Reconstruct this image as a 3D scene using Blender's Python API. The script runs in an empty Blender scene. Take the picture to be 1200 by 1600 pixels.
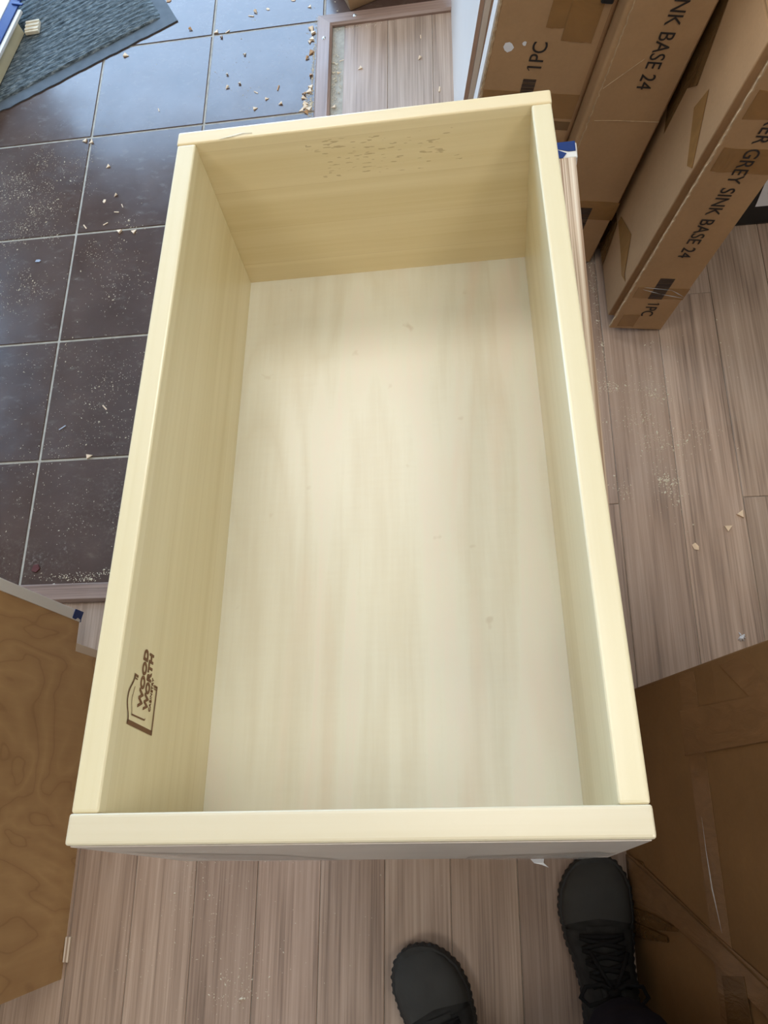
import bpy, bmesh, math, random
from mathutils import Vector, Matrix, Euler
R = math.radians
random.seed(7)
sc = bpy.context.scene
C = sc.collection

# ------------------------------------------------------------------ camera, world, light, exposure
CAM_H = 1.5114
cam_d = bpy.data.cameras.new('camera'); cam = bpy.data.objects.new('camera', cam_d); C.objects.link(cam)
right = Vector((0.98954823, 0.00420857, -0.14414084)); down = Vector((-0.04401926, -0.94304726, -0.32973349)); fwd = Vector((-0.13731933, 0.33263217, -0.93300549))
rot = Matrix((right, -down, -fwd)).transposed()
cam.matrix_world = Matrix.Translation((0, 0, CAM_H)) @ rot.to_4x4()
cam_d.sensor_fit = 'VERTICAL'; cam_d.sensor_height = 36; cam_d.lens = 36 * 1240 / 1600; cam_d.clip_start = 0.02
sc.camera = cam

w = bpy.data.worlds.new('sky'); sc.world = w; w.use_nodes = True
bgn = w.node_tree.nodes['Background']; bgn.inputs[0].default_value = (0.46, 0.69, 1.0, 1); bgn.inputs[1].default_value = 7.5

ROOM = dict(x0=-2.7, x1=1.9, y0=-2.8, y1=3.6, h=2.7)
DOOR = (-2.4, -0.30, 0.04, 2.15)       # glazed entrance in the far wall: x0, x1, z0, z1
FILL_WIN = (1.5, 2.7, 0.85, 2.0)             # unseen glazed opening added in the left wall for extra daylight: y0, y1, z0, z1
def portal(name, loc, rotm, sx, sy):
    l = bpy.data.lights.new(name, 'AREA'); l.shape = 'RECTANGLE'; l.size = sx; l.size_y = sy; l.cycles.is_portal = True
    o = bpy.data.objects.new(name, l); o.location = loc; o.rotation_euler = rotm; C.objects.link(o)
portal('door_daylight', ((DOOR[0]+DOOR[1])/2, ROOM['y1']+0.16, (DOOR[2]+DOOR[3])/2), (R(-90), 0, 0), DOOR[1]-DOOR[0], DOOR[3]-DOOR[2])
FILL_LIGHTS = [(1.05, -0.2, 8.5, 'added round fill light over the tall carton'), (0.05, 0.6, 5, 'added round fill light straight above the drawer box'), (-0.5, 1.7, 10, 'added round fill light over the middle of the room'), (-1.0, -1.2, 7.5, 'added round fill light behind the person')]       # unseen fill lights added under the ceiling: x, y, watts, label
sc.view_settings.view_transform = 'Standard'; sc.view_settings.look = 'None'; sc.view_settings.gamma = 1
sc.view_settings.use_curve_mapping = False; sc.view_settings.exposure = 0.72
sc.cycles.use_denoising = True
sc.cycles.max_bounces = 8; sc.cycles.diffuse_bounces = 5

# ------------------------------------------------------------------ helpers
def s2l(c): return tuple(((v/255)/12.92 if v/255 <= 0.04045 else ((v/255+0.055)/1.055)**2.4) for v in c)
class Mat:
    def __init__(s, name, rough=0.5, spec=0.5):
        s.m = bpy.data.materials.new(name); s.m.use_nodes = True; s.nt = s.m.node_tree; s.n = s.nt.nodes
        s.b = s.n['Principled BSDF']; s.b.inputs['Roughness'].default_value = rough; s.b.inputs['Specular IOR Level'].default_value = spec
    def node(s, t, ins=None, **kw):
        n = s.n.new(t)
        for k, v in kw.items(): setattr(n, k, v)
        for k, v in (ins or {}).items(): s.set(n, k, v)
        return n
    def set(s, n, k, v):
        i = n.inputs[k]
        if isinstance(v, bpy.types.NodeSocket): s.nt.links.new(v, i)
        else: i.default_value = v
    def out(s, k, v): s.set(s.b, k, v)
    def coord(s, scale=(1, 1, 1), rand=0.0, kind='Object', rotz=0.0):
        v = s.node('ShaderNodeNewGeometry').outputs['Position'] if kind == 'World' else s.node('ShaderNodeTexCoord').outputs[kind]
        if rand:
            oi = s.node('ShaderNodeObjectInfo')
            ad = s.node('ShaderNodeVectorMath', {1: (17.3, 31.7, 5.9)}, operation='SCALE'); ad.inputs[0].default_value = (17.3*rand, 31.7*rand, 5.9*rand)
            s.nt.links.new(oi.outputs['Random'], ad.inputs['Scale'])
            v = s.node('ShaderNodeVectorMath', {0: v, 1: ad.outputs[0]}, operation='ADD').outputs[0]
        mp = s.node('ShaderNodeMapping', {'Vector': v, 'Scale': scale, 'Rotation': (0, 0, rotz)})
        return mp.outputs[0]
    def noise(s, vec, scale=1, detail=3, rough=0.5, dist=0.0):
        return s.node('ShaderNodeTexNoise', {'Vector': vec, 'Scale': scale, 'Detail': detail, 'Roughness': rough, 'Distortion': dist}).outputs[0]
    def ramp(s, fac, stops):
        r = s.node('ShaderNodeValToRGB', {0: fac}); e = r.color_ramp.elements
        while len(e) < len(stops): e.new(0.5)
        for el, (p, c) in zip(e, stops):
            el.position = p; el.color = (*c, 1) if len(c) == 3 else c
        return r.outputs[0]
    def math(s, op, a, b=0.0, c=None):
        n = s.node('ShaderNodeMath', operation=op); s.set(n, 0, a); s.set(n, 1, b)
        if c is not None: s.set(n, 2, c)
        return n.outputs[0]
    def mix(s, fac, a, b, mode='MIX'):
        n = s.node('ShaderNodeMix', data_type='RGBA', blend_type=mode)
        s.set(n, 'Factor', fac)
        for idx, v in ((6, a), (7, b)):
            if isinstance(v, bpy.types.NodeSocket): s.nt.links.new(v, n.inputs[idx])
            else: n.inputs[idx].default_value = (*v, 1) if len(v) == 3 else v
        return n.outputs[2]
    def bump(s, hgt, strength=0.3, dist=0.002):
        s.out('Normal', s.node('ShaderNodeBump', {'Height': hgt, 'Strength': strength, 'Distance': dist}).outputs[0])
def plain(name, rgb, rough=0.5, spec=0.5, var=0.0, scale=30):
    m = Mat(name, rough, spec); c = s2l(rgb)
    if var:
        n = m.noise(m.coord(), scale, 4)
        m.out('Base Color', m.ramp(n, [(0.3, tuple(v*(1-var) for v in c)), (0.7, tuple(v*(1+var) for v in c))]))
    else: m.out('Base Color', (*c, 1))
    return m.m

def add_box(bm, lo, hi, bev=0.0, seg=1, mtx=None):
    r = bmesh.ops.create_cube(bm, size=1); vs = r['verts']
    for v in vs:
        v.co = Vector([lo[i] + (v.co[i]+0.5)*(hi[i]-lo[i]) for i in range(3)])
    if bev:
        es = list({e for v in vs for e in v.link_edges})
        rb = bmesh.ops.bevel(bm, geom=es, offset=bev, segments=seg, affect='EDGES', profile=0.6)
        vs = list({v for f in rb['faces'] for v in f.verts} | {v for v in vs if v.is_valid})
    if mtx: bmesh.ops.transform(bm, matrix=mtx, verts=vs)
    return vs
def add_prism(bm, pts, z0, z1, inset=0.0, mtx=None):
    lo = [bm.verts.new((x, y, z0)) for x, y in pts]; hi = [bm.verts.new((x, y, z1)) for x, y in pts]
    n = len(pts)
    bm.faces.new(lo[::-1]); bm.faces.new(hi)
    for i in range(n): bm.faces.new((lo[i], lo[(i+1) % n], hi[(i+1) % n], hi[i]))
    if mtx: bmesh.ops.transform(bm, matrix=mtx, verts=lo+hi)
    return lo+hi
def add_tube(bm, pts, r, n=8, closed=False, flat=1.0):
    pts = [Vector(p) for p in pts]; rings = []
    for i, p in enumerate(pts):
        a = pts[i-1] if i > 0 else p; b = pts[i+1] if i < len(pts)-1 else p
        t = (b-a).normalized(); up = Vector((0, 0, 1)) if abs(t.z) < 0.9 else Vector((1, 0, 0))
        u = t.cross(up).normalized(); v = u.cross(t)
        rr = r[i] if isinstance(r, (list, tuple)) else r
        rings.append([bm.verts.new(p + u*math.cos(2*math.pi*k/n)*rr + v*math.sin(2*math.pi*k/n)*rr*flat) for k in range(n)])
    for a, b in zip(rings, rings[1:]):
        for k in range(n): bm.faces.new((a[k], a[(k+1) % n], b[(k+1) % n], b[k]))
    bm.faces.new(rings[0][::-1]); bm.faces.new(rings[-1])
def obj(name, bm, m, parent=None, smooth=False):
    bmesh.ops.recalc_face_normals(bm, faces=bm.faces)
    me = bpy.data.meshes.new(name); bm.to_mesh(me); bm.free()
    if m: me.materials.append(m)
    if smooth:
        for p in me.polygons: p.use_smooth = True
    o = bpy.data.objects.new(name, me); C.objects.link(o)
    if parent: o.parent = parent
    return o
def box(name, lo, hi, m, parent=None, bev=0.0, seg=1, mtx=None):
    bm = bmesh.new(); add_box(bm, lo, hi, bev, seg, mtx); return obj(name, bm, m, parent)
def tag(o, label, cat, group=None):
    o['label'] = label; o['category'] = cat
    if group: o['group'] = group
    return o
def thing(name, label, cat, loc=(0, 0, 0), rot=(0, 0, 0), group=None):
    o = bpy.data.objects.new(name, None); C.objects.link(o); o.location = loc; o.rotation_euler = rot; o.empty_display_size = 0.1
    return tag(o, label, cat, group)
def struct(o): o['kind'] = 'structure'; return o
def text(name, body, size, mtx, m, parent, sx=1.0, bold=0.0, space=1.0, thick=0.0002):
    cu = bpy.data.curves.new(name, 'FONT'); cu.body = body; cu.size = size; cu.extrude = thick; cu.offset = bold; cu.space_character = space; cu.resolution_u = 4
    t = bpy.data.objects.new(name, cu); C.objects.link(t)
    me = bpy.data.meshes.new_from_object(t.evaluated_get(bpy.context.evaluated_depsgraph_get()))
    bpy.data.objects.remove(t); bpy.data.curves.remove(cu)
    if body.startswith('1'):
        xs = sorted(v.co.x for v in me.vertices if v.co.x < size*0.28); x1 = xs[-1] if xs else 0; x0 = xs[0] if xs else 0; hcap = max(v.co.y for v in me.vertices); st = max(x1-x0, size*0.05)
        bb = bmesh.new(); bb.from_mesh(me); q = size*0.17
        for zz in (thick,):
            vs = [bb.verts.new(p) for p in ((x0, hcap, zz), (x0-q, hcap-q*0.75, zz), (x0-q, hcap-q*0.75-st*0.9, zz), (x0, hcap-st*1.1, zz))]; bb.faces.new(vs[::-1])
        bb.to_mesh(me); bb.free()
    me.transform(mtx @ Matrix.Diagonal((sx, 1, 1, 1))); me.materials.clear(); me.materials.append(m)
    o = bpy.data.objects.new(name, me); C.objects.link(o); o.parent = parent
    return o
def frame(o, x, y): # matrix whose local x, y axes are the given vectors
    x = Vector(x); y = Vector(y); z = x.cross(y)
    return Matrix((x.to_4d(), y.to_4d(), z.to_4d(), Vector((*o, 1)))).transposed() if False else Matrix.Translation(o) @ Matrix((x, y, z)).transposed().to_4x4()

# ------------------------------------------------------------------ materials
def mat_plank():
    m = Mat('oak_plank', 0.42, 0.45)
    v = m.coord((1, 1, 1), rand=1)
    fine = m.noise(m.coord((230, 3.2, 1), rand=1), 1, 4, 0.62)
    vd = m.noise(m.coord((7, 0.55, 1), rand=1), 1, 2, 0.5)
    band = m.math('PINGPONG', m.math('MULTIPLY', vd, 9.0), 0.5)
    band = m.math('MULTIPLY', band, 2.0)
    big = m.noise(m.coord((5, 1.2, 1), rand=1), 1, 2)
    f = m.math('ADD', m.math('MULTIPLY', fine, 0.85), m.math('MULTIPLY', band, 0.16))
    f = m.math('ADD', f, m.math('MULTIPLY', big, 0.25))
    col = m.ramp(f, [(0.36, s2l((118, 98, 83))), (0.60, s2l((163, 140, 122))), (0.86, s2l((188, 166, 148)))])
    oi = m.node('ShaderNodeObjectInfo')
    col = m.mix(1.0, col, oi.outputs['Color'], 'MULTIPLY')
    sm = m.noise(m.coord((1, 1, 1), kind='World'), 4.0, 5, 0.65)
    col = m.mix(m.ramp(sm, [(0.52, (0, 0, 0)), (0.75, (0.22, 0.22, 0.22))]), col, s2l((172, 158, 144)))
    m.out('Base Color', col)
    m.out('Roughness', m.ramp(sm, [(0.3, (0.36,)*3), (0.7, (0.55,)*3)]))
    m.bump(fine, 0.25, 0.001)
    return m.m
def mat_tile():
    m = Mat('dark_tile', 0.3, 0.5)
    v = m.coord((1, 1, 1), kind='World')
    big = m.noise(m.coord((1, 1, 1), rand=1), 7, 5, 0.6)
    col = m.ramp(big, [(0.3, s2l((66, 48, 41))), (0.7, s2l((84, 66, 58)))])
    cl = m.noise(v, 3.1, 4, 0.6); sp = m.noise(v, 130, 3, 0.75); sc2 = m.noise(m.coord((28, 60, 1), kind='World', rotz=0.7), 1, 4, 0.7)
    d = m.math('MULTIPLY', m.ramp(cl, [(0.54, (0, 0, 0)), (0.80, (1, 1, 1))]), m.ramp(sp, [(0.50, (0, 0, 0)), (0.72, (1, 1, 1))]))
    d2 = m.math('MULTIPLY', m.ramp(sc2, [(0.56, (0, 0, 0)), (0.85, (1, 1, 1))]), 0.35)
    d = m.math('MAXIMUM', d, d2)
    m.out('Base Color', m.mix(m.math('MULTIPLY', d, 0.75), col, s2l((165, 156, 140))))
    rr = m.noise(v, 9, 4, 0.6)
    m.out('Roughness', m.math('ADD', m.ramp(rr, [(0.3, (0.14,)*3), (0.7, (0.24,)*3)]), m.math('MULTIPLY', d, 0.4)))
    m.bump(m.noise(v, 16, 3, 0.5), 0.10, 0.002)
    return m.m
def mat_pine(name, axis, tint=(224, 212, 174), strip=0.048, streaks=False):
    """glued pine board: grain runs along axis 0 (x) or 1 (y) of the thing's own frame"""
    m = Mat(name, 0.38, 0.5)
    g = [9, 9, 90]; g[axis] = 1.6; g[1-axis] = 90
    fine = m.noise(m.coord(tuple(g)), 1, 4, 0.6)
    g2 = [4, 4, 26]; g2[axis] = 0.8; g2[1-axis] = 26
    broad = m.noise(m.coord(tuple(g2)), 1, 3, 0.55, 0.3)
    sep = m.node('ShaderNodeSeparateXYZ', {0: m.coord()})
    zb = m.math('FLOOR', m.math('DIVIDE', m.math('ADD', sep.outputs[2], 0.011), strip))
    wn = m.node('ShaderNodeTexWhiteNoise', {'W': zb}, noise_dimensions='1D').outputs[0]
    edge = m.math('FRACT', m.math('DIVIDE', m.math('ADD', sep.outputs[2], 0.011), strip))
    line = m.ramp(edge, [(0.0, (1, 1, 1)), (0.018, (0, 0, 0))])
    c = s2l(tint); dk = s2l((tint[0]-16, tint[1]-19, tint[2]-27)); lt = s2l((min(255, tint[0]+8), tint[1]+9, tint[2]+14))
    f = m.math('ADD', m.math('MULTIPLY', fine, 0.45), m.math('MULTIPLY', broad, 0.4)); f = m.math('ADD', f, m.math('MULTIPLY', wn, 0.30))
    col = m.ramp(f, [(0.28, dk), (0.56, c), (0.86, lt)])
    col = m.mix(m.math('MULTIPLY', line, 0.25), col, s2l((170, 135, 80)))
    if streaks:     # short resin dashes near the top middle of the far board
        dn = m.noise(m.coord((120, 1, 560)), 1, 1, 0.3)
        dash = m.ramp(dn, [(0.66, (0, 0, 0)), (0.70, (1, 1, 1))])
        xm = m.math('ABSOLUTE', m.math('SUBTRACT', sep.outputs[0], 0.185)); zm = m.math('ABSOLUTE', m.math('ADD', sep.outputs[2], 0.033))
        k = m.math('MULTIPLY', m.math('LESS_THAN', xm, 0.07), m.math('LESS_THAN', zm, 0.021))
        col = m.mix(m.math('MULTIPLY', m.math('MULTIPLY', dash, k), 0.45), col, s2l((140, 105, 62)))
    m.out('Base Color', col)
    m.out('Coat Weight', 0.35); m.out('Coat Roughness', 0.22)
    m.bump(fine, 0.06, 0.001)
    return m.m
def mat_pale_ply():
    m = Mat('pale_plywood', 0.42, 0.45)
    a = m.noise(m.coord((9, 1.3, 1)), 1, 3, 0.55, 0.6); cont = m.math('PINGPONG', m.math('MULTIPLY', a, 5), 0.5)
    fine = m.noise(m.coord((210, 12, 1)), 1, 3, 0.6); weave = m.noise(m.coord((30, 260, 1)), 1, 2, 0.5)
    f = m.math('ADD', m.math('MULTIPLY', cont, 0.8), m.math('ADD', m.math('MULTIPLY', fine, 0.35), m.math('MULTIPLY', weave, 0.12)))
    col = m.ramp(f, [(0.2, s2l((210, 204, 182))), (0.5, s2l((218, 215, 196))), (0.8, s2l((222, 211, 195)))])
    pk = m.noise(m.coord((14, 2.2, 1)), 1, 2, 0.5, 0.8)
    col = m.mix(m.ramp(pk, [(0.55, (0, 0, 0)), (0.72, (0.5, 0.5, 0.5))]), col, s2l((218, 190, 166)))
    st = m.noise(m.coord((1, 1, 1)), 45, 2, 0.5)
    col = m.mix(m.ramp(st, [(0.72, (0, 0, 0)), (0.78, (0.3, 0.3, 0.3))]), col, s2l((170, 145, 110)))
    m.out('Base Color', col); m.out('Coat Weight', 0.25); m.out('Coat Roughness', 0.25); m.bump(fine, 0.08, 0.001)
    return m.m
def mat_birch():
    m = Mat('birch_plywood', 0.45, 0.4)
    a = m.noise(m.coord((1, 2.6, 1.5)), 1.5, 3, 0.5, 1.0); c = m.math('PINGPONG', m.math('MULTIPLY', a, 10.0), 0.5)
    line = m.ramp(c, [(0.0, (1, 1, 1)), (0.05, (0, 0, 0))])
    fine = m.noise(m.coord((90, 90, 7)), 1, 4, 0.6); blot = m.noise(m.coord((1, 1, 1)), 9, 3, 0.6)
    f = m.math('ADD', m.math('MULTIPLY', c, 0.5), m.math('ADD', m.math('MULTIPLY', fine, 0.25), m.math('MULTIPLY', blot, 0.4)))
    col = m.ramp(f, [(0.25, s2l((174, 136, 90))), (0.6, s2l((194, 157, 108))), (0.85, s2l((208, 174, 126)))])
    m.out('Base Color', m.mix(m.math('MULTIPLY', line, 0.28), col, s2l((132, 92, 54))))
    return m.m
def mat_card(name, rgb=(166, 131, 94)):
    m = Mat(name, 0.75, 0.25); c = s2l(rgb)
    n = m.noise(m.coord((1, 1, 1)), 7, 5, 0.6); fib = m.noise(m.coord((1, 1, 1)), 160, 3, 0.6)
    f = m.math('ADD', m.math('MULTIPLY', n, 0.75), m.math('MULTIPLY', fib, 0.25))
    m.out('Base Color', m.ramp(f, [(0.3, tuple(v*0.86 for v in c)), (0.7, tuple(v*1.1 for v in c))]))
    lo = m.noise(m.coord((1, 1, 1)), 3.5, 3, 0.5)
    m.bump(m.math('ADD', m.math('MULTIPLY', lo, 1.0), m.math('MULTIPLY', fib, 0.02)), 0.5, 0.02)
    return m.m
def mat_tape(name, rgb=(138, 101, 58), rough=0.22):
    m = Mat(name, rough, 0.5); c = s2l(rgb)
    wr = m.noise(m.coord((14, 40, 14)), 1, 4, 0.6, 1.2)
    m.out('Base Color', m.ramp(wr, [(0.35, tuple(v*0.9 for v in c)), (0.7, tuple(v*1.12 for v in c))]))
    m.bump(wr, 0.35, 0.004); return m.m
def mat_mat():
    m = Mat('ribbed_carpet', 0.85, 0.3)
    f1 = m.noise(m.coord((40, 260, 1)), 1, 4, 0.7); f2 = m.noise(m.coord((1, 1, 1)), 210, 3, 0.8)
    col = m.ramp(f1, [(0.34, s2l((38, 46, 50))), (0.52, s2l((88, 97, 100))), (0.72, s2l((156, 162, 162)))])
    col = m.mix(m.ramp(f2, [(0.66, (0, 0, 0)), (0.72, (0.7, 0.7, 0.7))]), col, s2l((190, 186, 170)))
    m.out('Base Color', col); m.bump(f1, 0.9, 0.004); return m.m
def mat_ply_edge():
    m = Mat('plywood_edge', 0.7, 0.3)
    n = m.noise(m.coord((420, 1.5, 1.5)), 1, 2, 0.5)
    m.out('Base Color', m.ramp(n, [(0.36, s2l((150, 122, 98))), (0.5, s2l((208, 188, 164))), (0.64, s2l((226, 212, 192)))])); return m.m
def mat_glass():
    m = bpy.data.materials.new('window_glass'); m.use_nodes = True; nt = m.node_tree; nt.nodes.remove(nt.nodes['Principled BSDF'])
    t = nt.nodes.new('ShaderNodeBsdfTransparent'); g = nt.nodes.new('ShaderNodeBsdfGlossy'); g.inputs['Roughness'].default_value = 0.02
    x = nt.nodes.new('ShaderNodeMixShader'); x.inputs[0].default_value = 0.06
    nt.links.new(t.outputs[0], x.inputs[1]); nt.links.new(g.outputs[0], x.inputs[2]); nt.links.new(x.outputs[0], nt.nodes['Material Output'].inputs[0])
    return m
def mat_film():
    m = Mat('clear_film', 0.15, 0.6); m.out('Base Color', (*s2l((205, 203, 200)), 1)); m.out('Alpha', 0.45); m.bump(m.noise(m.coord(), 120, 3), 0.6, 0.003); return m.m
M_plank = mat_plank(); M_tile = mat_tile(); M_pineY = mat_pine('pine_side', 1); M_pineX = mat_pine('pine_front', 0, (217, 206, 177)); M_pineF = mat_pine('pine_back', 0, (227, 209, 166), streaks=True)
M_paleply = mat_pale_ply(); M_birch = mat_birch(); M_card = mat_card('cardboard'); M_card2 = mat_card('cardboard_warm', (128, 96, 60)); M_tape = mat_tape('parcel_tape'); M_tape2 = mat_tape('parcel_tape_dark', (106, 78, 46), 0.2)
M_tape3 = mat_tape('parcel_tape_clear', (132, 100, 68), 0.16)
M_grout = plain('grout', (170, 164, 152), 0.9, 0.2, 0.15, 60); M_strip = mat_plank(); M_matpile = mat_mat(); M_rubber = plain('rubber', (86, 92, 97), 0.75, 0.25, 0.12, 40)
M_white = plain('white_paint', (226, 224, 218), 0.35); M_whiteboard = plain('white_board', (216, 207, 198), 0.4, 0.4, 0.03, 6); M_blue = plain('blue_film', (22, 50, 108), 0.4, 0.3); M_edge = mat_ply_edge()
M_cream = plain('cream_edge', (196, 184, 150), 0.5, 0.4, 0.06, 20); M_ink = plain('black_ink', (34, 26, 22), 0.7); M_barc = plain('brown_ink', (62, 46, 36), 0.7); M_brand = plain('burnt_brown', (112, 76, 46), 0.7); M_mdf = plain('brown_edge', (178, 150, 132), 0.7, 0.3, 0.05)
M_rawedge = plain('raw_board_edge', (176, 150, 118), 0.9, 0.2, 0.25, 90); M_dark = plain('black_plastic', (16, 16, 17), 0.5); M_paper = plain('white_label', (220, 220, 222), 0.6); M_chip = plain('wood_chip', (226, 200, 168), 0.7, 0.3, 0.12, 90)
M_chipd = plain('wood_chip_dark', (176, 132, 88), 0.7, 0.3, 0.12, 90); M_dust = plain('sawdust', (214, 202, 178), 0.9, 0.2); M_wall = plain('wall_paint', (226, 222, 214), 0.8, 0.2); M_ceil = plain('ceiling_paint', (238, 236, 230), 0.9, 0.2)
M_frame = plain('door_metal', (60, 58, 56), 0.4); M_glass = mat_glass(); M_clear = mat_film(); M_steel = plain('steel', (190, 190, 188), 0.3); M_steel.node_tree.nodes['Principled BSDF'].inputs['Metallic'].default_value = 0.8
M_suede = plain('black_suede', (46, 46, 45), 0.85, 0.2, 0.25, 60); M_toecap = plain('rubber_toe', (58, 58, 56), 0.7, 0.3, 0.12, 25); M_sole = plain('black_sole', (52, 52, 51), 0.75, 0.3, 0.15, 50); M_lace = plain('black_lace', (30, 30, 31), 0.9, 0.15); M_cloth = plain('navy_trousers', (38, 38, 48), 0.9, 0.1, 0.2, 14)
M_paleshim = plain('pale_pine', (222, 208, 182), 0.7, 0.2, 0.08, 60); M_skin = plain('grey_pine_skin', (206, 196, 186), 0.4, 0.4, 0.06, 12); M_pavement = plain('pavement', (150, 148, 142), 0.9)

# ------------------------------------------------------------------ floor: dark tiles, oak planks, threshold strips
PW, PX0 = 0.1153, -0.564            # plank width, one plank joint
TP, TX0, TY0 = 0.308, -1.0045, 1.6205   # tile pitch, one grout crossing
floor = struct(box('floor', (ROOM['x0'], ROOM['y0'], -0.06), (ROOM['x1'], ROOM['y1'], -0.0022), M_grout))
SX, SYN, SYF = -0.385, 0.389, 1.920      # centre lines of the strips
tile_mesh = {}
def tile(x0, x1, y0, y1):
    g = 0.0028; key = (round(x1-x0, 4), round(y1-y0, 4))
    if key not in tile_mesh:
        bm = bmesh.new(); add_box(bm, (g, g, -0.012), (key[0]-g, key[1]-g, 0.0), 0.0012)
        me = bpy.data.meshes.new('tile'); bmesh.ops.recalc_face_normals(bm, faces=bm.faces); bm.to_mesh(me); bm.free(); me.materials.append(M_tile); tile_mesh[key] = me
    o = bpy.data.objects.new('tile', tile_mesh[key]); C.objects.link(o); o.parent = floor; o.location = (x0, y0, 0)
for i in range(-5, 9):
    for j in range(-5, 6):
        x0, x1, y0, y1 = TX0+TP*i, TX0+TP*(i+1), TY0+TP*j, TY0+TP*(j+1)
        if y0 < SYF:
            x1 = min(x1, SX); y0 = max(y0, SYN)
            if y0 < SYF < y1 and TX0+TP*(i+1) > SX:
                if x1-x0 > 0.02: tile(x0, x1, y0, y1)
                xx = max(SX, x0)
                tile(xx, TX0+TP*(i+1), SYF, y1); continue
        y1 = min(y1, ROOM['y1'])
        if x1-x0 > 0.02 and y1-y0 > 0.02 and x0 > ROOM['x0']-0.3 and x1 < ROOM['x1']: tile(max(x0, ROOM['x0']), x1, y0, y1)
def plank(k, y0, y1, tone):
    x0 = PX0+PW*k; x1 = x0+PW; g = 0.0005
    bm = bmesh.new(); add_box(bm, (g, g, -0.012), (PW-g, y1-y0-g, 0.0), 0.0009)
    o = obj('plank', bm, M_plank, floor); o.location = (x0, y0, 0); o.color = (*tone, 1)
tones = {2: (0.93, 0.89, 0.86), 3: (1.03, 1.02, 1.0), 4: (1.0, .97, .93), 5: (.82, .78, .76), 1: (.98, .93, .91), 0: (.90, .85, .82), 6: (.84, .80, .78), 7: (.86, .82, .79), 8: (1.05, 1.02, .99), 9: (.98, .96, .92), 10: (.92, .86, .83)}
ends = {6: [0.534], 9: [0.537], 8: [0.999], 7: [1.4, 0.1], 3: [0.4], 4: [1.2], 5: [0.9]}
for k in range(-18, 21):
    xr = PX0+PW*(k+1)
    top = SYF if PX0+PW*(k+0.5) > SX else SYN
    ys = [ROOM['y0']]; rr = random.Random(k+50)
    js = sorted(ends.get(k, [rr.uniform(0.0, 1.2)]))
    lo = js[0]-1.25 - rr.random()*0.3
    cuts = [ROOM['y0'], lo] + [y for y in js if y < top-0.05] + [top]
    for a, b in zip(cuts, cuts[1:]):
        t0 = tones.get(k, (1, .97, .94)); v = rr.uniform(0.94, 1.06)
        plank(k, a, b, tuple(c*v for c in t0))
def strip(name, p, q, wid, m0, m1):
    """threshold strip from p to q with mitre offsets m0/m1, rounded-over top"""
    p, q = Vector(p), Vector(q); d = (q-p); L = d.length; d.normalize(); n = Vector((-d.y, d.x))
    prof = [(-wid/2, 0.0), (-wid/2, 0.004), (-wid/2+0.004, 0.0095), (wid/2-0.006, 0.0105), (wid/2, 0.006), (wid/2, 0.0)]
    bm = bmesh.new(); A = []; B = []
    for a, z in prof:
        A.append(bm.verts.new((a, a*m0, z))); B.append(bm.verts.new((a, L+a*m1, z)))
    for i in range(len(prof)):
        j = (i+1) % len(prof); bm.faces.new((A[i], A[j], B[j], B[i]))
    bm.faces.new(A); bm.faces.new(B[::-1])
    o = struct(obj(name, bm, M_strip)); o.location = (p.x, p.y, 0); o.rotation_euler = (0, 0, math.atan2(-d.x, d.y)); o.color = (0.74, 0.66, 0.66, 1)
    return o
t1 = strip('trim_1', (SX, SYN), (SX, SYF), 0.041, 1, -1)
t2 = strip('trim_2', (SX, SYF), (1.85, SYF), 0.041, 1, 0)
t3 = strip('trim_3', (-2.65, SYN), (SX, SYN), 0.041, 0, 1)
def dome(bm, c, r, hgt):
    rings = [[bm.verts.new((c[0]+r*math.cos(a*math.pi/4)*s, c[1]+r*math.sin(a*math.pi/4)*s, c[2]+hgt*z)) for a in range(8)] for s, z in ((1, 0), (0.75, 0.7), (0.3, 1))]
    for a, b in zip(rings, rings[1:]):
        for k in range(8): bm.faces.new((a[k], a[(k+1) % 8], b[(k+1) % 8], b[k]))
    bm.faces.new(rings[-1])
for par, y in ((t1, 1.854-SYN), (t2, 0.081), (t1, 0.5), (t2, 0.7), (t3, 1.6)):
    bm = bmesh.new(); dome(bm, (0, y, 0.0098), 0.0055, 0.0028); obj('screw_head', bm, M_steel, par, True)

# ------------------------------------------------------------------ room shell and daylight openings
r = ROOM; T = 0.15
def wall_with_hole(name, axis, pos0, pos1, a0, a1, hole):
    bm = bmesh.new()
    def seg(u0, u1, z0, z1):
        if u1-u0 < 1e-4 or z1-z0 < 1e-4: return
        if axis == 'y': add_box(bm, (u0, pos0, z0), (u1, pos1, z1))
        else: add_box(bm, (pos0, u0, z0), (pos1, u1, z1))
    if hole:
        h0, h1, z0, z1 = hole
        seg(a0, h0, 0, r['h']); seg(h1, a1, 0, r['h']); seg(h0, h1, 0, z0); seg(h0, h1, z1, r['h'])
    else: seg(a0, a1, 0, r['h'])
    return struct(obj(name, bm, M_wall))
wall_with_hole('wall_far', 'y', r['y1'], r['y1']+T, r['x0'], r['x1'], DOOR)
wall_with_hole('wall_near', 'y', r['y0']-T, r['y0'], r['x0'], r['x1'], None)
wall_with_hole('wall_left', 'x', r['x0']-T, r['x0'], r['y0'], r['y1'], FILL_WIN)
wall_with_hole('wall_right', 'x', r['x1'], r['x1']+T, r['y0'], r['y1'], None)
struct(box('ceiling', (r['x0'], r['y0'], r['h']), (r['x1'], r['y1'], r['h']+0.1), M_ceil))
struct(box('ground', (-9, r['y1']+T+0.001, -0.3), (9, 14, -0.08), M_pavement))
d = DOOR; ym = r['y1']+0.05
door = struct(box('door_1', (d[0], ym, d[2]), (d[0]+0.05, ym+0.05, d[3]), M_frame))
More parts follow.
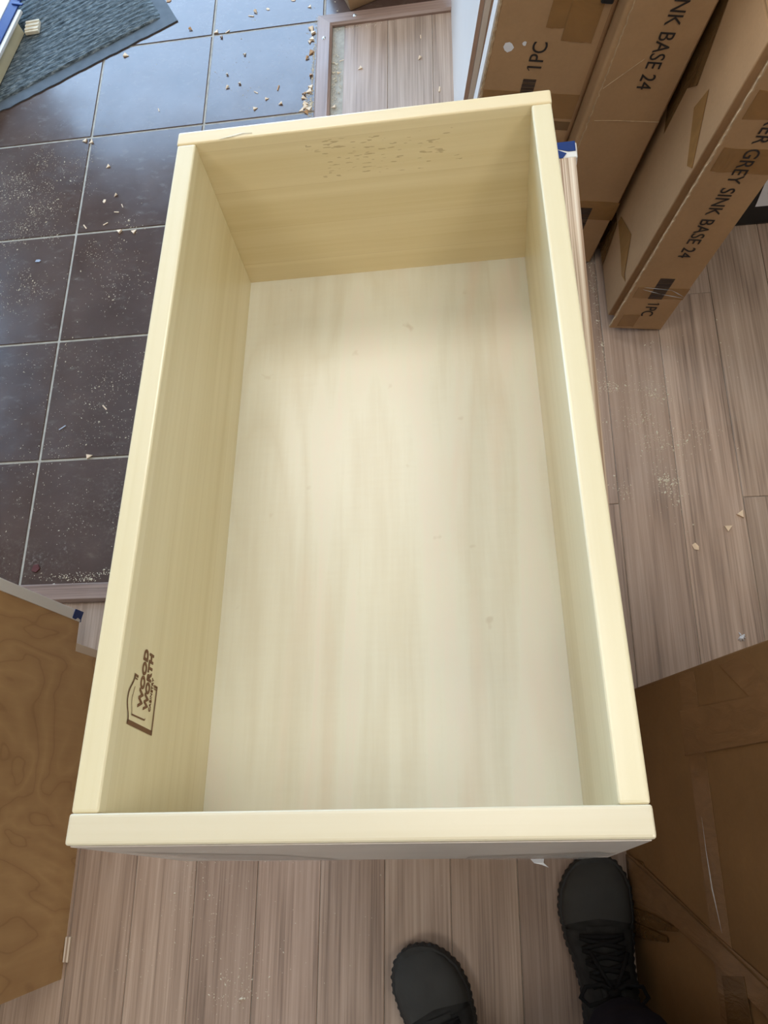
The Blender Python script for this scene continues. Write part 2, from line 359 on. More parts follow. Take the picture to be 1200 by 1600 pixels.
for lo, hi in (((d[1]-0.05, d[2]), (d[1], d[3])), ((d[0]+0.05, d[3]-0.05), (d[1]-0.05, d[3])), ((d[0]+0.05, d[2]), (d[1]-0.05, d[2]+0.08))):
    box('door_rail', (lo[0], ym, lo[1]), (hi[0], ym+0.05, hi[1]), M_frame, door)
box('glass_pane', (d[0]+0.05, ym+0.02, d[2]+0.08), (d[1]-0.05, ym+0.026, d[3]-0.05), M_glass, door)
xw = r['x0']-0.08; wn = struct(box('fill_window_1', (xw, FILL_WIN[0], FILL_WIN[2]), (xw+0.05, FILL_WIN[1], FILL_WIN[2]+0.05), M_frame))  # frame of the added side opening, out of view, brings light from the left
for y0, y1, z0, z1 in ((FILL_WIN[0], FILL_WIN[1], FILL_WIN[3]-0.05, FILL_WIN[3]), (FILL_WIN[0], FILL_WIN[0]+0.05, FILL_WIN[2]+0.05, FILL_WIN[3]-0.05), (FILL_WIN[1]-0.05, FILL_WIN[1], FILL_WIN[2]+0.05, FILL_WIN[3]-0.05)):
    box('fill_window_rail', (xw, y0, z0), (xw+0.05, y1, z1), M_frame, wn)
box('glass_pane', (xw+0.02, FILL_WIN[0]+0.05, FILL_WIN[2]+0.05), (xw+0.026, FILL_WIN[1]-0.05, FILL_WIN[3]-0.05), M_glass, wn)
portal('fill_window_daylight', (r['x0']-0.16, (FILL_WIN[0]+FILL_WIN[1])/2, (FILL_WIN[2]+FILL_WIN[3])/2), (0, R(-90), 0), FILL_WIN[3]-FILL_WIN[2], FILL_WIN[1]-FILL_WIN[0])
def ceiling_fill(x, y, watt, lab):  # invented fitting out of view, brightens the drawer and floor from above
    t = thing('ceiling_fill', lab, 'lamp', (x, y, r['h']-0.001), group='added fill lights')
    bm = bmesh.new(); bmesh.ops.create_cone(bm, cap_ends=True, segments=32, radius1=0.36, radius2=0.38, depth=0.04, matrix=Matrix.Translation((0, 0, -0.02))); obj('fill_housing', bm, M_white, t)
    l = bpy.data.lights.new('fill_disk', 'AREA'); l.shape = 'DISK'; l.size = 0.7; l.energy = watt; l.color = (1.0, 0.94, 0.86)
    o = bpy.data.objects.new('fill_disk', l); o.location = (0, 0, -0.045); o.parent = t; C.objects.link(o)
for a in FILL_LIGHTS: ceiling_fill(*a)

# ------------------------------------------------------------------ the drawer box
DW, DL, DHo, DHi, DTX, DTY, DTB = 0.3336, 0.5996, 0.1948, 0.1818, 0.0177, 0.0176, 0.0163
drawer = thing('drawer_box', 'large pale pine drawer box lying open on top of the base cabinet', 'drawer')
Q = Matrix(((0.99960933, -0.02359393, 0.01498383), (0.02175682, 0.9933844, 0.11275667), (-0.01754507, -0.11238662, 0.99350965)))
drawer.matrix_world = Matrix.Translation((-0.25521775, -0.03020448, 1.04546351)) @ Q.to_4x4()
bv = 0.0022
box('front_panel', (0, 0, -DHo), (DW, DTY, 0), M_pineX, drawer, bv, 3)
box('back_panel', (0, DL-DTB, -DHo), (DW, DL, 0.0), M_pineF, drawer, bv, 3)
box('side_panel', (0.0006, DTY, -DHo), (DTX, DL-DTB, -0.0007), M_pineY, drawer, bv, 3)
box('side_panel', (DW-DTX, DTY, -DHo), (DW-0.0006, DL-DTB, -0.0007), M_pineY, drawer, bv, 3)
box('bottom_panel', (DTX-0.004, DTY-0.004, -DHi-0.009), (DW-DTX+0.004, DL-DTB+0.004, -DHi), M_paleply, drawer)
# printed maker's mark on the inner face of the left side
mk = bpy.data.objects.new('printed_mark', None)
bm = bmesh.new(); XF = DTX+0.00035
def ribbon(pts, wd, closed=False):
    pts = [Vector(p) for p in pts]
    for a, b in zip(pts, pts[1:]):
        n = (b-a).normalized(); n = Vector((-n.y, n.x)); e = (b-a).normalized()*wd*0.35
        q = [a-e+n*wd/2, b+e+n*wd/2, b+e-n*wd/2, a-e-n*wd/2]
        vs = [bm.verts.new((XF, p.x, p.y)) for p in q]; bm.faces.new(vs)
def bez(a, b, c, d, n=10):
    return [(a[0]*(1-t)**3+3*b[0]*t*(1-t)**2+3*c[0]*t*t*(1-t)+d[0]*t**3, a[1]*(1-t)**3+3*b[1]*t*(1-t)**2+3*c[1]*t*t*(1-t)+d[1]*t**3) for t in [i/n for i in range(n+1)]]
arch = bez((0.0749, -0.0228), (0.0815, -0.0232), (0.083, -0.0178), (0.0905, -0.0182)) + bez((0.0905, -0.0182), (0.098, -0.0186), (0.100, -0.0252), (0.1062, -0.0246))
ribbon(arch, 0.0014); ribbon([(0.1060, -0.0246), (0.1058, -0.0292)], 0.0018); ribbon([(0.1040, -0.0252), (0.1038, -0.0290)], 0.0008)
ribbon([(0.0749, -0.0228), (0.0747, -0.0618)], 0.0032); ribbon([(0.0740, -0.0622), (0.1060, -0.0622)], 0.0017); ribbon([(0.1060, -0.0622), (0.1060, -0.0575)], 0.0018); ribbon([(0.1042, -0.0614), (0.1042, -0.0578)], 0.0008)
ribbon([(0.0808, -0.0478), (0.0804, -0.0272)], 0.0011); ribbon(bez((0.0804, -0.0272), (0.0850, -0.0268), (0.0860, -0.0245), (0.0910, -0.0246)) + [(0.0985, -0.0268)], 0.0006); ribbon([(0.0808, -0.0478), (0.0818, -0.0488)], 0.0008)
mark = obj('printed_mark', bm, M_brand, drawer)
for body, y, z, size, sx, bold in (('WOOD', 0.0872, -0.0408, 0.0089, 1.28, 0.00035), ('WORTH', 0.0872, -0.0499, 0.0089, 1.14, 0.00035), ('CABINETRY', 0.0875, -0.0553, 0.0042, 1.02, 0.00002)):
    text('printed_word', body, size, frame((XF, y, z), (0, 1, 0), (0, 0, 1)), M_brand, mark, sx, bold, 1.03)
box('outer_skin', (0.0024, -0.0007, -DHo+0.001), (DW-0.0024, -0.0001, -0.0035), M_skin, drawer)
# leftover clear film under the near edge, one torn white end
bm = bmesh.new()
def patch(pts, yy):
    vs = [bm.verts.new((x, yy + random.uniform(-0.0006, 0.0002), z)) for x, z in pts]; bm.faces.new(vs)
patch([(0.012, -0.05), (0.05, -0.075), (0.10, -0.105), (0.125, -0.16), (0.128, -DHo), (0.07, -DHo), (0.03, -0.15)], -0.0012)
obj('clear_film', bm, M_clear, drawer)
bm = bmesh.new(); patch([(DW-0.105, -0.15), (DW-0.05, -0.125), (DW-0.02, -0.10), (DW-0.004, -0.13), (DW-0.02, -DHo), (DW-0.11, -DHo)], -0.0012); obj('clear_film', bm, M_clear, drawer)
bm = bmesh.new()
vs = [bm.verts.new(p) for p in ((DW-0.060, -0.0015, -DHo+0.006), (DW-0.050, -0.0015, -DHo+0.007), (DW-0.050, -0.004, -DHo-0.003), (DW-0.046, -0.007, -DHo-0.010), (DW-0.052, -0.005, -DHo-0.004), (DW-0.057, -0.004, -DHo-0.005))]
bm.faces.new(vs); obj('film_tag', bm, M_paper, drawer)
# raised varnish sliver on the far rim
bm = bmesh.new(); add_tube(bm, [(0.040, DL-DTB+0.001, 0.0002), (0.050, DL-DTB+0.002, 0.0008), (0.062, DL-DTB+0.0045, 0.001), (0.070, DL-DTB+0.004, 0.0002)], [0.0002, 0.0007, 0.0007, 0.0002], 6, flat=0.4); obj('varnish_run', bm, M_pineX, drawer, True)

# ------------------------------------------------------------------ base cabinet carrying the drawer box
def cab_panel(name, parent, lo, hi, m=M_birch): return box(name, lo, hi, m, parent, 0.0006)
ZC = 0.836
cab = thing('base_cabinet', 'white fronted plywood base cabinet standing under the pine drawer box', 'cabinet', (0.1, 0.03, 0))
def side(name, x0, x1, y0, y1, z1, notch_y, notch_z, parent, mface, medge):
    bm = bmesh.new(); pts = [(y0, 0), (notch_y, 0), (notch_y, notch_z), (y1, notch_z), (y1, z1), (y0, z1)]
    A = [bm.verts.new((x0, y, z)) for y, z in pts]; B = [bm.verts.new((x1, y, z)) for y, z in pts]
    bm.faces.new(A[::-1]); bm.faces.new(B)
    for i in range(6):
        j = (i+1) % 6; f = bm.faces.new((A[i], A[j], B[j], B[i])); f.material_index = 1
    o = obj(name, bm, mface, parent); o.data.materials.append(medge); return o
side('side_panel', -0.0165, 0.0, 0.0, 0.592, ZC, 0.535, 0.1, cab, M_birch, M_edge)
side('side_panel', -0.42, -0.4035, 0.0, 0.592, ZC, 0.535, 0.1, cab, M_birch, M_edge)
cab_panel('back_panel', cab, (-0.4035, 0.0, 0.0), (-0.0165, 0.012, 0.8355))
cab_panel('bottom_panel', cab, (-0.4035, 0.012, 0.1), (-0.0165, 0.592, 0.116))
cab_panel('toe_kick', cab, (-0.4035, 0.519, 0.0), (-0.0165, 0.535, 0.0995))
cab_panel('stretcher', cab, (-0.4035, 0.47, 0.66), (-0.0165, 0.512, 0.7515))
for x0, x1 in ((-0.043, 0.002), (-0.422, -0.377)): box('stile', (x0, 0.592, 0.1), (x1, 0.612, ZC), M_white, cab, 0.001)
box('rail', (-0.377, 0.592, 0.785), (-0.043, 0.612, ZC), M_white, cab, 0.001)
box('rail', (-0.377, 0.592, 0.1), (-0.043, 0.612, 0.145), M_white, cab, 0.001)
# blue protective film over the stile's top, torn at the corner
bm = bmesh.new(); z = ZC+0.0005
fp = [(-0.040, 0.592), (-0.040, 0.6126), (0.0006, 0.6126), (0.0006, 0.600), (-0.007, 0.600), (-0.022, 0.6055), (-0.009, 0.5975), (-0.013, 0.592)]
add_prism(bm, fp, ZC+0.0002, z+0.0003); obj('blue_film', bm, M_blue, cab)

# ------------------------------------------------------------------ upright base cabinet on the left
X = -0.80
lc = thing('base_cabinet', 'upright base cabinet with tan birch plywood side and toe notch, left of the drawer box', 'cabinet', (X, -0.317, 0))
H = 0.87; Dp = 0.623
side('side_panel', -0.016, 0.0, 0.0, Dp, H, 0.567, 0.1, lc, M_birch, M_edge)
side('side_panel', -0.457, -0.441, 0.0, Dp, H, 0.567, 0.1, lc, M_birch, M_edge)
cab_panel('back_panel', lc, (-0.441, 0.0, 0.0), (-0.016, 0.012, H)); cab_panel('bottom_panel', lc, (-0.441, 0.012, 0.1), (-0.016, Dp, 0.116))
box('toe_kick', (-0.457, 0.567, 0.0), (0.0, 0.583, 0.0995), M_edge, lc, 0.0005)
for x0, x1 in ((-0.046, 0.002), (-0.459, -0.411)): box('stile', (x0, Dp, 0.1), (x1, Dp+0.02, H), M_white, lc, 0.0012, 2)
for z0, z1 in ((0.1, 0.14), (0.64, 0.67), (H-0.05, H)): box('rail', (-0.411, Dp, z0), (-0.046, Dp+0.02, z1), M_white, lc, 0.0012, 2)
bm = bmesh.new()
pts = [(Dp+0.004, 0.1), (Dp+0.0205, 0.094), (Dp+0.0205, 0.124), (Dp+0.002, 0.131), (Dp+0.0012, 0.12), (Dp+0.006, 0.112)]
A = [bm.verts.new((0.0024, y, z)) for y, z in pts]; B = [bm.verts.new((0.0032, y, z)) for y, z in pts]
bm.faces.new(A[::-1]); bm.faces.new(B); [bm.faces.new((A[i], A[(i+1) % 6], B[(i+1) % 6], B[i])) for i in range(6)]
add_box(bm, (-0.03, Dp, 0.0985), (0.0028, Dp+0.0206, 0.0998), 0); obj('blue_film', bm, M_blue, lc)
tag(box('wood_strip', (-0.799, -0.290, 0.0), (-0.789, -0.249, 0.006), M_edge, None, 0.0006), 'short pale wood strip lying against the bottom edge of the birch cabinet side', 'wood strip')

# ------------------------------------------------------------------ cartons
def carton_body(bm, t, dd, H, rad=(0.004, 0.004, 0.004, 0.004)):
    cs = [(0, 0), (t, 0), (t, dd), (0, dd)]; pts = []
    for i, (cx, cy) in enumerate(cs):
        q = rad[i]; sx = 1 if cx == 0 else -1; sy = 1 if cy == 0 else -1; c = (cx+sx*q, cy+sy*q); a0 = [180, 270, 0, 90][i]
        for k in range(5):
            a = R(a0+k*22.5); pts.append((c[0]+q*math.cos(a), c[1]+q*math.sin(a)))
    n = len(pts); rings = []
    cxm, cym = t/2, dd/2
    for z, ins in ((0.0, 0.003), (0.003, 0.0), (H*0.25, -0.0008), (H*0.5, -0.0014), (H*0.75, -0.0008), (H-0.003, 0.0), (H, 0.003)):
        rings.append([bm.verts.new((x+(ins if x < cxm else -ins), y+(ins if y < cym else -ins), z)) for x, y in pts])
    for a, b in zip(rings, rings[1:]):
        for k in range(n): bm.faces.new((a[k], a[(k+1) % n], b[(k+1) % n], b[k]))
    bm.faces.new(rings[0][::-1]); bm.faces.new(rings[-1])
FY = -0.0016
def ftape(parent, x0, x1, z0, z1, m=None, name='tape', y=FY):
    bm = bmesh.new(); n = 6
    top = [(x0+(x1-x0)*i/n, z1+random.uniform(-.0012, .0012)) for i in range(n+1)]; bot = [(x0+(x1-x0)*i/n, z0+random.uniform(-.0012, .0012)) for i in range(n+1)]
    A = [[bm.verts.new((x, y-dy, z)) for x, z in row] for row in (top, bot) for dy in (0, 0.0005)]
    for i in range(n):
        bm.faces.new((A[1][i], A[1][i+1], A[3][i+1], A[3][i])); bm.faces.new((A[0][i], A[2][i], A[2][i+1], A[0][i+1])); bm.faces.new((A[0][i], A[0][i+1], A[1][i+1], A[1][i])); bm.faces.new((A[2][i], A[3][i], A[3][i+1], A[2][i+1]))
    return obj(name, bm, m or M_tape, parent)
def ltape(parent, quad, m=None, name='tape', x=-0.0016):
    bm = bmesh.new(); A = [bm.verts.new((x, y, z)) for y, z in quad]; B = [bm.verts.new((x-0.0005, y, z)) for y, z in quad]; n = len(quad)
    bm.faces.new(A); bm.faces.new(B[::-1]); [bm.faces.new((A[i], A[(i+1) % n], B[(i+1) % n], B[i])) for i in range(n)]
    return obj(name, bm, m or M_tape, parent)
def barcode(parent, x0, x1, z0, z1, seed, m=None):
    rr = random.Random(seed); bm = bmesh.new(); z = z0
    while z < z1:
        wz = rr.choice((0.0010, 0.0018, 0.0028)); add_box(bm, (x0, FY-0.0012, z), (x1, FY-0.0004, min(z+wz, z1))); z += wz+rr.choice((0.0009, 0.0016))
    return obj('barcode', bm, m or M_barc, parent)
def down_text(parent, body, x, z, size, sx=1.0): # reads downwards on the front face, letter tops to the right
    return text('printed_words', body, size, frame((x, FY-0.0011, z), (0, 0, -1), (1, 0, 0)), M_ink, parent, sx)
def rawedge(parent, x, y, z0, z1, seed=1, w_=0.0025):
    rr = random.Random(seed); bm = bmesh.new(); n = int((z1-z0)/0.006); P = []
    for i in range(n+1):
        z = z0+(z1-z0)*i/n; o = rr.uniform(-0.0012, 0.0012)
        P.append([bm.verts.new(q) for q in ((x-w_+o, y+0.001, z), (x-w_+o, y-0.0022, z), (x+w_*0.6+o, y-0.0022, z), (x+w_*0.6+o, y+0.001, z))])
    for a, b in zip(P, P[1:]):
        for k in range(4): bm.faces.new((a[k], a[(k+1) % 4], b[(k+1) % 4], b[k]))
    bm.faces.new(P[0]); bm.faces.new(P[-1][::-1]); return obj('torn_edge', bm, M_rawedge, parent)
# nearest leaning carton, full title on its narrow face
cc = thing('flat_pack_carton', 'nearest leaning brown carton whose narrow side reads grey sink base 24 and 1PC', 'carton', (0.254, 0.916, 0.0229), (0, R(12), 0), 'leaning sink base cartons')
bm = bmesh.new(); carton_body(bm, 0.108, 0.62, 0.655, (0.003, 0.003, 0.004, 0.004)); bmesh.ops.transform(bm, matrix=Matrix.Translation((0, 0.030, 0)) @ Matrix.Diagonal((1, 0.95, 1, 1)), verts=bm.verts); obj('body', bm, M_card, cc, True)
box('inner_sleeve', (0.013, 0.0, 0.004), (0.107, 0.05, 0.652), M_card, cc)
bm = bmesh.new()   # closed front flap standing proud of the body, its own board
add_box(bm, (-0.001, -0.0016, 0.004), (0.109, 0.004, 0.652), 0.001); obj('front_flap', bm, M_card, cc)
rawedge(cc, 0.0, 0.0, 0.01, 0.648, 4, 0.0014)
for y0, y1, dz in ((0.004, 0.616, 0.0),):
    box('top_flap', (0.002, y0, 0.6555), (0.034, y1, 0.6595), M_card, cc, 0.001); box('top_flap', (0.038, y0, 0.6555), (0.106, y1, 0.663), M_card, cc, 0.001)
box('tape', (0.052, 0.02, 0.6631), (0.100, 0.075, 0.6636), M_tape, cc)
F2 = FY-0.0
ftape(cc, 0.009, 0.1095, 0.448, 0.496); ftape(cc, 0.009, 0.1095, 0.551, 0.600); ftape(cc, 0.009, 0.1095, 0.112, 0.147); ftape(cc, 0.013, 0.047, 0.012, 0.054)
bm = bmesh.new()   # shiny wrinkle of clear tape across the band
for a, b in (((0.02, 0.147), (0.075, 0.142)), ((0.075, 0.142), (0.108, 0.122)), ((0.02, 0.140), (0.06, 0.128)), ((0.06, 0.128), (0.107, 0.118))):
    add_tube(bm, [(a[0], FY-0.001, a[1]), ((a[0]+b[0])/2, FY-0.0016, (a[1]+b[1])/2+0.001), (b[0], FY-0.001, b[1])], [0.0002, 0.0008, 0.0002], 5)
obj('tape_wrinkle', bm, M_clear, cc)
barcode(cc, 0.040, 0.068, 0.112, 0.178, 3)
down_text(cc, 'SHAKER GREY SINK BASE 24', 0.045, 0.616, 0.0335, 0.90)
down_text(cc, '1PC', 0.047, 0.101, 0.0335, 0.85)
ltape(cc, [(0.031, 0.418), (0.049, 0.404), (0.122, 0.452), (0.108, 0.500)]); ltape(cc, [(0.175, 0.44), (0.175, 0.345), (0.30, 0.44), (0.30, 0.60), (0.19, 0.60), (0.148, 0.47)], M_tape2)
ltape(cc, [(0.035, 0.112), (0.052, 0.112), (0.105, 0.165), (0.178, 0.128), (0.178, 0.112), (0.10, 0.106), (0.06, 0.098)]); ltape(cc, [(0.152, 0.004), (0.30, 0.004), (0.30, 0.11), (0.178, 0.105)], M_tape2)
# middle leaning carton
c0 = (0.103, 1.098, 0.0281)
cb = thing('flat_pack_carton', 'middle leaning brown carton reading sink base 24, between the 1PC carton and the nearest carton', 'carton', c0, (0, R(12), 0), 'leaning sink base cartons')
bm = bmesh.new(); carton_body(bm, 0.135, 0.62, 0.90, (0.006, 0.012, 0.004, 0.004)); obj('body', bm, M_card, cb, True)
box('front_flap', (0.008, -0.0016, 0.004), (0.130, 0.004, 0.896), M_card, cb, 0.001)
ftape(cb, 0.009, 0.133, 0.140, 0.190); ftape(cb, 0.009, 0.133, 0.70, 0.75); barcode(cb, 0.048, 0.083, 0.10, 0.172, 8)
down_text(cb, 'SHAKER GREY SINK BASE 24', 0.066, 0.843, 0.0345, 0.90)
for pts in ([(0.018, FY-0.0002, 0.386), (0.06, FY-0.0004, 0.389), (0.131, FY-0.0002, 0.390)], [(0.012, FY-0.0002, 0.452), (0.05, FY-0.0004, 0.50), (0.06, FY-0.0002, 0.512)]):
    bm = bmesh.new(); add_tube(bm, pts, 0.0007, 5); obj('crease', bm, M_rawedge, cb)
rawedge(cb, 0.009, 0.0, 0.01, 0.89, 6, 0.0012)
# far carton, print reads upwards
ca = thing('flat_pack_carton', 'leaning brown carton behind the far rim with upward 1PC print and white left side', 'carton', (-0.080, 1.13, 0.0378), (0, R(12), 0), 'leaning sink base cartons')
bm = bmesh.new(); carton_body(bm, 0.180, 0.034, 0.80, (0.003, 0.012, 0.004, 0.004)); obj('body', bm, M_card, ca, True)
box('front_flap', (0.002, -0.0016, 0.004), (0.171, 0.004, 0.796), M_card, ca, 0.001)
box('white_liner', (-0.004, 0.001, 0.002), (-0.0002, 0.033, 0.796), M_whiteboard, ca); rawedge(ca, 0.001, 0.0, 0.01, 0.79, 9, 0.002)
def up_text(parent, body, x, z, size, sx=1.0): return text('printed_words', body, size, frame((x, FY-0.0011, z), (0, 0, 1), (-1, 0, 0)), M_ink, parent, sx)
up_text(ca, '1PC', 0.090, 0.478, 0.0345, 0.95); barcode(ca, 0.066, 0.088, 0.390, 0.462, 12)
ftape(ca, 0.079, 0.108, 0.558, 0.622); ftape(ca, 0.1085, 0.158, 0.537, 0.622, y=FY-0.0006); ftape(ca, 0.004, 0.170, 0.385, 0.437); ftape(ca, 0.05, 0.170, 0.360, 0.378, M_tape2)
for px, pz, sz in ((0.028, 0.520, 0.011), (0.052, 0.528, 0.005)):
    bm = bmesh.new(); pts = [(px+sz*math.cos(a*0.785)*(0.55+0.3*random.random()), pz+sz*math.sin(a*0.785)*(0.7+0.3*random.random())) for a in range(8)]
    vs = [bm.verts.new((x, FY-0.001, z)) for x, z in pts]; bm.faces.new(vs); obj('paper_tear', bm, M_paper, ca)
box('corner_clip', (0.150, -0.008, 0.606), (0.169, 0.02, 0.66), M_dark, ca, 0.002)
# white boards behind it
for lab, x, y0, lean, th, hh, em in (('white laminated board leaning outermost against the far cartons, brown front edge showing', -0.053, 1.455, 10.8, 0.009, 0.62, M_mdf), ('white edged board between the two brown edged boards beside the 1PC carton', -0.0432, 1.453, 10.8, 0.0115, 0.62, M_whiteboard), ('brown edged board innermost of the white boards, next to the 1PC carton', -0.0308, 1.454, 10.8, 0.0095, 0.62, M_mdf)):
    wb = thing('white_board', lab, 'board', (x, y0, 0.003), (0, R(lean), 0), 'white boards beside the cartons')
    box('board', (0, 0.001, 0), (th, 0.62, hh), M_whiteboard, wb); box('front_edge', (0.0, -0.0004, 0), (th, 0.001, hh), em, wb)
# large taped carton, right foreground
cr = thing('tall_carton', 'large dark taped carton standing at the right beside the shoe', 'carton', (0.197, 0.166, 0.075), (0, R(10.8), R(-180)), None)
cr.rotation_euler = (0, R(10.8), 0); cr.location = (0.197, -0.55, 0.0)
bm = bmesh.new(); carton_body(bm, 0.40, 0.715, 1.0, (0.004, 0.004, 0.004, 0.004)); obj('body', bm, M_card2, cr, True)
Y = lambda y: y+0.55
def lt(quad, m, x=-0.0016, name='tape'): return ltape(cr, [(Y(a), b) for a, b in quad], m, name, x)
box('flap', (-0.0012, 0.003, 0.004), (0.004, 0.712, 0.332), M_card2, cr, 0.0006); box('flap', (-0.0012, 0.003, 0.336), (0.004, 0.712, 0.996), M_card2, cr, 0.0006)
lt([(0.160, 0.31), (0.160, 0.362), (-0.18, 0.372), (-0.55, 0.372), (-0.55, 0.32), (-0.18, 0.315)], M_tape3, -0.0017)
lt([(0.155, 0.44), (0.158, 0.50), (0.06, 0.64), (0.03, 0.62)], M_tape3); lt([(0.112, 0.30), (0.106, 0.60), (0.058, 0.60), (0.05, 0.30)], M_tape3, -0.0024)
lt([(-0.098, 0.004), (-0.104, 0.085), (-0.145, 0.10), (-0.148, 0.004)], M_tape2, -0.0022)
lt([(-0.096, 0.02), (-0.110, 0.09), (-0.168, 0.32), (-0.20, 0.47), (-0.238, 0.45), (-0.20, 0.30), (-0.172, 0.15), (-0.165, 0.01)], M_tape3, -0.0030)
lt([(-0.178, 0.01), (-0.176, 0.11), (-0.182, 0.21), (-0.186, 0.206), (-0.196, 0.12), (-0.196, 0.01)], M_tape2, -0.0036); lt([(-0.2, 0.03), (-0.198, 0.16), (-0.206, 0.165), (-0.216, 0.08), (-0.22, 0.02)], M_tape2, -0.0037)
lt([(-0.215, 0.338), (-0.204, 0.400), (-0.36, 0.415), (-0.36, 0.338)], M_tape2, -0.0038)
bm = bmesh.new(); add_tube(bm, [(-0.0046, Y(-0.03), 0.336), (-0.0050, Y(-0.07), 0.338), (-0.0056, Y(-0.115), 0.344), (-0.005, Y(-0.165), 0.356)], [0.0001, 0.0004, 0.0010, 0.0001], 6); obj('tape_wrinkle', bm, M_clear, cr)
bm = bmesh.new(); add_tube(bm, [(-0.0042, Y(-0.100), 0.018), (-0.0046, Y(-0.136), 0.18), (-0.0046, Y(-0.165), 0.30), (-0.0042, Y(-0.215), 0.50)], 0.0007, 5); obj('tape_fold', bm, M_tape2, cr)
# small carton at the top edge of the view
sm = thing('small_carton', 'small brown carton standing on the tiles beyond the oak floor corner', 'carton', (-0.318, 1.948, 0), (0, 0, R(22)))
bm = bmesh.new(); carton_body(bm, 0.24, 0.24, 0.16); obj('body', bm, M_card, sm, True); box('tape', (0.09, -0.0022, 0.03), (0.15, -0.0015, 0.158), M_tape, sm)
# black case behind the nearest carton
bk = thing('equipment_case', 'black case with a white label standing behind the nearest leaning carton', 'case', (0.44, 1.158, 0))
bm = bmesh.new(); add_box(bm, (0, 0, 0), (0.5, 0.3, 0.30), 0.008, 2); obj('body', bm, M_dark, bk); box('label', (0.128, -0.0012, 0.062), (0.24, -0.0004, 0.20), M_paper, bk)
bm = bmesh.new(); [add_box(bm, (0.142, -0.0016, 0.10+0.012*i), (0.20, -0.0011, 0.104+0.012*i)) for i in range(4)]; obj('label_print', bm, plain('grey_ink', (120, 120, 122), 0.7), bk)
box('lid', (-0.002, -0.003, 0.262), (0.502, 0.302, 0.3), M_dark, bk, 0.004)

# ------------------------------------------------------------------ doormat
mt = thing('doormat', 'grey ribbed doormat with a ragged rubber border lying on the dark tiles', 'mat', (-0.802, 1.999, 0), (0, 0, math.atan2(-0.469, -0.883)))
# local x runs along the near edge (towards the left), local -y away from the camera
rr = random.Random(5); bm = bmesh.new(); n = 60; W_, D_ = 1.15, 0.75
edge = [(W_*i/n, (rr.uniform(-0.0015, 0.0015) if i not in (28, 29, 30) else -0.005)) for i in range(n+1)]
pts = edge + [(W_, -D_), (0, -D_)]
add_prism(bm, pts, 0.0004, 0.0035); obj('rubber_border', bm, M_rubber, mt)
bm = bmesh.new(); nx, ny = 46, 150; x0, x1, y0, y1 = 0.033, W_-0.03, -0.036, -D_+0.03; grid = []
for i in range(nx+1):
    row = []
    for j in range(ny+1):
        x = x0+(x1-x0)*i/nx; y = y0+(y1-y0)*j/ny
        if j == 0: y += rr.uniform(-0.002, 0.002)
        if i == 0: x += rr.uniform(-0.0015, 0.0015)
        if i < 2 and j < 4: x += 0.006*(2-i)*(4-j)/8; y -= 0.003*(2-i)*(4-j)/8
        e = i in (0, nx) or j in (0, ny); z = 0.0034 if e else 0.0085+0.0022*math.sin(j*math.pi*0.5+0.4*math.sin(i*1.3))+rr.uniform(-0.0007, 0.0007)
        row.append(bm.verts.new((x, y, z)))
    grid.append(row)
for i in range(nx):
    for j in range(ny): bm.faces.new((grid[i][j], grid[i+1][j], grid[i+1][j+1], grid[i][j+1]))
obj('ribbed_pile', bm, M_matpile, mt, True)

# ------------------------------------------------------------------ film wrapped panel at the far left, with a shim
pa = thing('cabinet_door', 'white ridged cabinet door with a blue film band lying on the doormat', 'cabinet door', (-1.253, 2.017, 0.0105), (0, 0, 0))
# local x: along the long edge towards the camera, local y: to the left
pa.matrix_world = Matrix.Translation((-1.253, 2.017, 0.0112)) @ Matrix(((-0.225, -0.974, 0), (-0.974, 0.225, 0), (0, 0, -1))).transposed().to_4x4() if False else Matrix.Translation((-1.253, 2.017, 0.0112)) @ Matrix.Rotation(math.atan2(-0.974, -0.225), 4, 'Z')
# after the rotation local +y points to the right, so the slab runs to -y
box('base_board', (0.0, -0.45, 0.0), (0.55, 0.0, 0.036), M_cream, pa, 0.001)
box('rim', (-0.035, -0.45, 0.0362), (0.55, 0.004, 0.046), M_white, pa, 0.002, 2)
bm = bmesh.new(); add_box(bm, (-0.10, -0.040, 0.0462), (0.55, -0.006, 0.0505), 0.001)
for k in range(3): add_box(bm, (-0.05-0.02*k, -0.032+0.006*k, 0.0505), (-0.042-0.02*k, 0.004, 0.054), 0.0015, 2, Matrix.Rotation(R(-6), 4, 'Z'))
obj('blue_film', bm, M_blue, pa)
box('door_frame', (-0.10, -0.085, 0.0462), (0.55, -0.041, 0.052), M_white, pa, 0.002, 2)
box('centre_panel', (-0.10, -0.45, 0.0462), (0.55, -0.092, 0.0485), M_white, pa, 0.001)
bm = bmesh.new(); 
for k in range(6): add_box(bm, (0, 0.007*k, 0), (0.040, 0.007*k+0.0072, 0.010+0.0022*(k % 2)), 0.0008)
sh = obj('wood_shim', bm, M_paleshim); sh.location = (-1.247, 2.008, 0.0105); sh.rotation_euler = (0, 0, R(3)); tag(sh, 'small pale ribbed wood shim poking out from under the blue banded door', 'shim')

